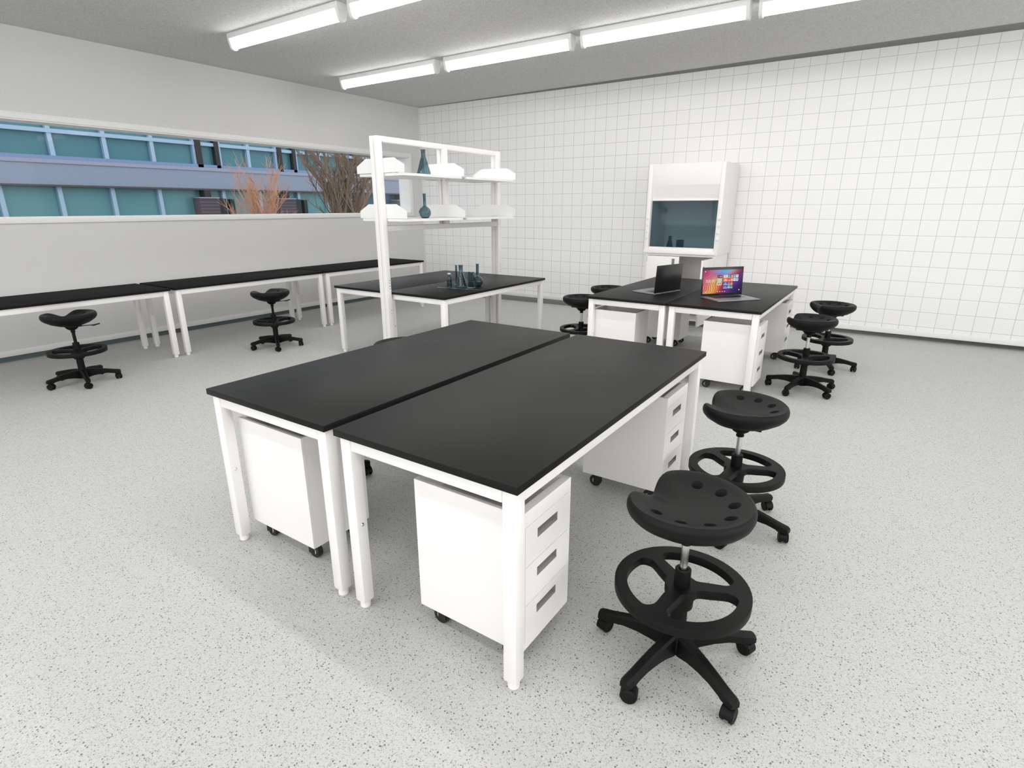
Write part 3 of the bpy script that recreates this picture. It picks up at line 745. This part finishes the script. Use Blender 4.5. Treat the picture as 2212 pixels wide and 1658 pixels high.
# ------------------------------------------------------------------ outside: office building, trees, ground
o = MB().box(-70, XL-.3, -40, 80, -.62, -.5).build('ground', M['ground'], smooth=False); o['kind'] = 'structure'
bd = empty('office_building', (-36, 20, -.5)); tag(bd, 'teal glass office building with a grey band, seen through the strip window', 'building')
OX, OY, OZ = 36, -20, .5     # world -> building local
def ebox(nm, x0, x1, y0, y1, z0, z1, mat, par=None):
    return MB().box(x0+OX, x1+OX, y0+OY, y1+OY, z0+OZ, z1+OZ).build(nm, mat, par or bd, smooth=False)
E0, E1 = -6, 58
ebox('core', -46, -36.5, E0, E1, -.5, 9.5, M['ext_band'])
ebox('spandrel', -36.5, -35.9, E0, E1, 2.60, 3.62, M['ext_band'])
ebox('moulding', -36.5, -35.85, E0, E1, 3.62, 3.80, M['ext_mould'])
ebox('sill', -36.5, -35.95, E0, E1, 3.80, 3.985, M['ext_sill'])
ebox('soffit', -36.5, -35.8, E0, E1, 2.505, 2.60, M['ext_soffit'])
ebox('parapet', -36.5, -35.9, E0, E1, 7.6, 9.5, M['ext_band'])
ebox('base_wall', -36.5, -36.0, E0, E1, -.5, .25, M['ext_band'])
ebox('transom', -36.3, -36.02, E0, E1, 5.06, 5.25, M['ext_mull'])
ups, dks, brs, low = [], [], [], []
y = 12.23
for q in (0, 2.43, 4.85): pass
y_first = [0.1, 2.5, 4.95, 7.37, 9.80, 12.23, 14.63, 17.01, 19.40]
ups += y_first
gy = 19.40
while gy < 54:
    dks += [(gy+.03, gy+.36), (gy+1.20, gy+1.46)]; ups += [gy+1.52, gy+3.47, gy+5.50]
    brs.append(gy-.45); low += [gy+1.43, gy+4.0-.05]; gy += 5.52
low = [0, 2.45, 4.9, 7.33, 9.75, 12.15, 14.57, 17.0] + low
for i, (a, b_) in enumerate(zip(sorted(ups), sorted(ups)[1:])): ebox('window', -36.4, -36.3, a, b_, 3.985, 7.6, M['ext_glass'] if a < 29 else M['ext_glass_dark'])
for a, b_ in zip(sorted(low), sorted(low)[1:]): ebox('window', -36.4, -36.3, a, b_, .25, 2.505, M['ext_glass_low'] if a < 29 else M['ext_glass_dark'])
for a in ups: ebox('mullion', -36.3, -36.05, a-.10, a+.10, 3.985, 7.6, M['ext_mull'])
for a in low: ebox('mullion', -36.3, -36.05, a-.10, a+.10, .25, 2.505, M['ext_mull'])
for a, b_ in dks: ebox('column', -36.3, -35.95, a, b_, 3.82, 7.6, M['ext_dark'])
for a in brs:
    ebox('brick_pier', -36.3, -35.5, a, a+1.19, -.5, 2.03, M['brick']); ebox('pier_cap', -36.3, -35.45, a-.03, a+1.22, 2.03, 2.09, M['ext_mould'])
    ebox('column', -36.3, -35.7, a+.45, a+.85, 2.09, 2.505, M['ext_dark']); ebox('column', -36.3, -35.7, a+1.25, a+1.75, -.5, 2.03, M['ext_dark']); ebox('column', -36.3, -35.9, a+2.14, a+2.42, -.5, 2.0, M['ext_dark'])
def tree(name, x, y, z, stems, h, spread, mat, label, seed, r0, depth=4):
    rnd = random.Random(seed); mb = MB()
    def grow(p, d, ln, r, lv):
        pts = [p]; q = p.copy(); dd = d.copy(); n = 4
        for i in range(n):
            dd = (dd + Vector((rnd.uniform(-.16, .16), rnd.uniform(-.16, .16), rnd.uniform(-.05, .14)))).normalized(); q = q + dd*ln/n; pts.append(q.copy())
        mb.tube(pts, [r*(1-.45*i/n) for i in range(n+1)], 5)
        if lv <= 0: return
        for k_ in range(rnd.choice((3, 3, 4)) if lv > 1 else 6):
            b_ = pts[rnd.choice((1, 2, 3, 4))]; nd = (dd + Vector((rnd.uniform(-.7, .7), rnd.uniform(-.75, .75), rnd.uniform(-.05, .6)))).normalized()
            grow(b_.copy(), nd, ln*rnd.uniform(.5, .78), r*.58, lv-1)
    for s in range(stems):
        a = 2*math.pi*s/stems + rnd.uniform(-.3, .3)
        grow(Vector((.08*math.cos(a), .08*math.sin(a), 0)), Vector((spread*math.cos(a), spread*math.sin(a), 1)).normalized(), h, r0, depth)
    o = mb.build(name, mat, None, (x, y, z)); tag(o, label, 'tree'); return o
tree('bare_tree', -24, 20.1, -.5, 9, 2.8, .34, M['bark'], 'bare brown tree outside the window beside the shelf rack', 5, .10, 4)
tree('bare_shrub', -23.5, 15.1, -.5, 12, 1.75, .26, M['twig'], 'bare orange twigged shrub outside the window', 11, .035, 3)

# ------------------------------------------------------------------ light
wd = bpy.data.worlds.new('overcast_sky'); S.world = wd; wd.use_nodes = True
bg = wd.node_tree.nodes['Background']; bg.inputs[0].default_value = (.86, .93, 1.0, 1); bg.inputs[1].default_value = 1.3
def area(name, loc, rot, sx, sy, power, col=(1, 1, 1)):
    l = bpy.data.lights.new(name, 'AREA'); l.shape = 'RECTANGLE'; l.size = sx; l.size_y = sy; l.energy = power; l.color = col
    o = bpy.data.objects.new(name, l); o.location = loc; o.rotation_euler = rot; return link(o)
area('added_fill_rear', ((RW[0]+RW[1])/2, YB-.35, 1.8), (R(90), 0, 0), RW[1]-RW[0], RW[3]-RW[2], 84, (1, .97, .95))  # unseen fill lamp added for light from behind the viewer
area('added_fill_right', (XR+.35, (SW[0]+SW[1])/2, 1.8), (R(90), 0, R(90)), SW[1]-SW[0], SW[3]-SW[2], 120, (1, .975, .955))  # unseen fill lamp added to brighten faces turned to the right

for xx, yy, L, lb in lamps:  # one under every strip light, the added unseen ones included
    area('strip_lamp_output', (xx+L/2, yy, ZC-.15), (0, 0, 0), L-.1, .07, LAMP_W, (1, .99, .97))

# ------------------------------------------------------------------ camera
f_px = 1207.87; yaw, pitch, roll = .5934823, .3058999, .0016591
cy, sy, cp, sp = math.cos(yaw), math.sin(yaw), math.cos(pitch), math.sin(pitch)
fw = Vector((-sy*cp, cy*cp, -sp)); rt = Vector((cy, sy, 0)); dn = fw.cross(rt)
cr, sr = math.cos(roll), math.sin(roll); r2 = rt*cr + dn*sr; d2 = dn*cr - rt*sr
cam = bpy.data.cameras.new('camera'); cam.sensor_width = 36; cam.sensor_fit = 'HORIZONTAL'; cam.lens = f_px/2212*36; cam.clip_start = .05; cam.clip_end = 300
co = bpy.data.objects.new('camera', cam); link(co)
mw = Matrix((r2, -d2, -fw)).transposed().to_4x4(); mw.translation = (0, 0, 1.4731); co.matrix_world = mw
S.camera = co
S.view_settings.view_transform = 'Standard'; S.view_settings.look = 'None'; S.view_settings.exposure = 0.2; S.view_settings.gamma = 1.0; S.view_settings.use_curve_mapping = False
c = S.cycles; c.use_denoising = True; c.max_bounces = 14; c.diffuse_bounces = 6; c.transmission_bounces = 14; c.transparent_max_bounces = 16; c.caustics_reflective = False; c.caustics_refractive = False; c.sample_clamp_indirect = 8
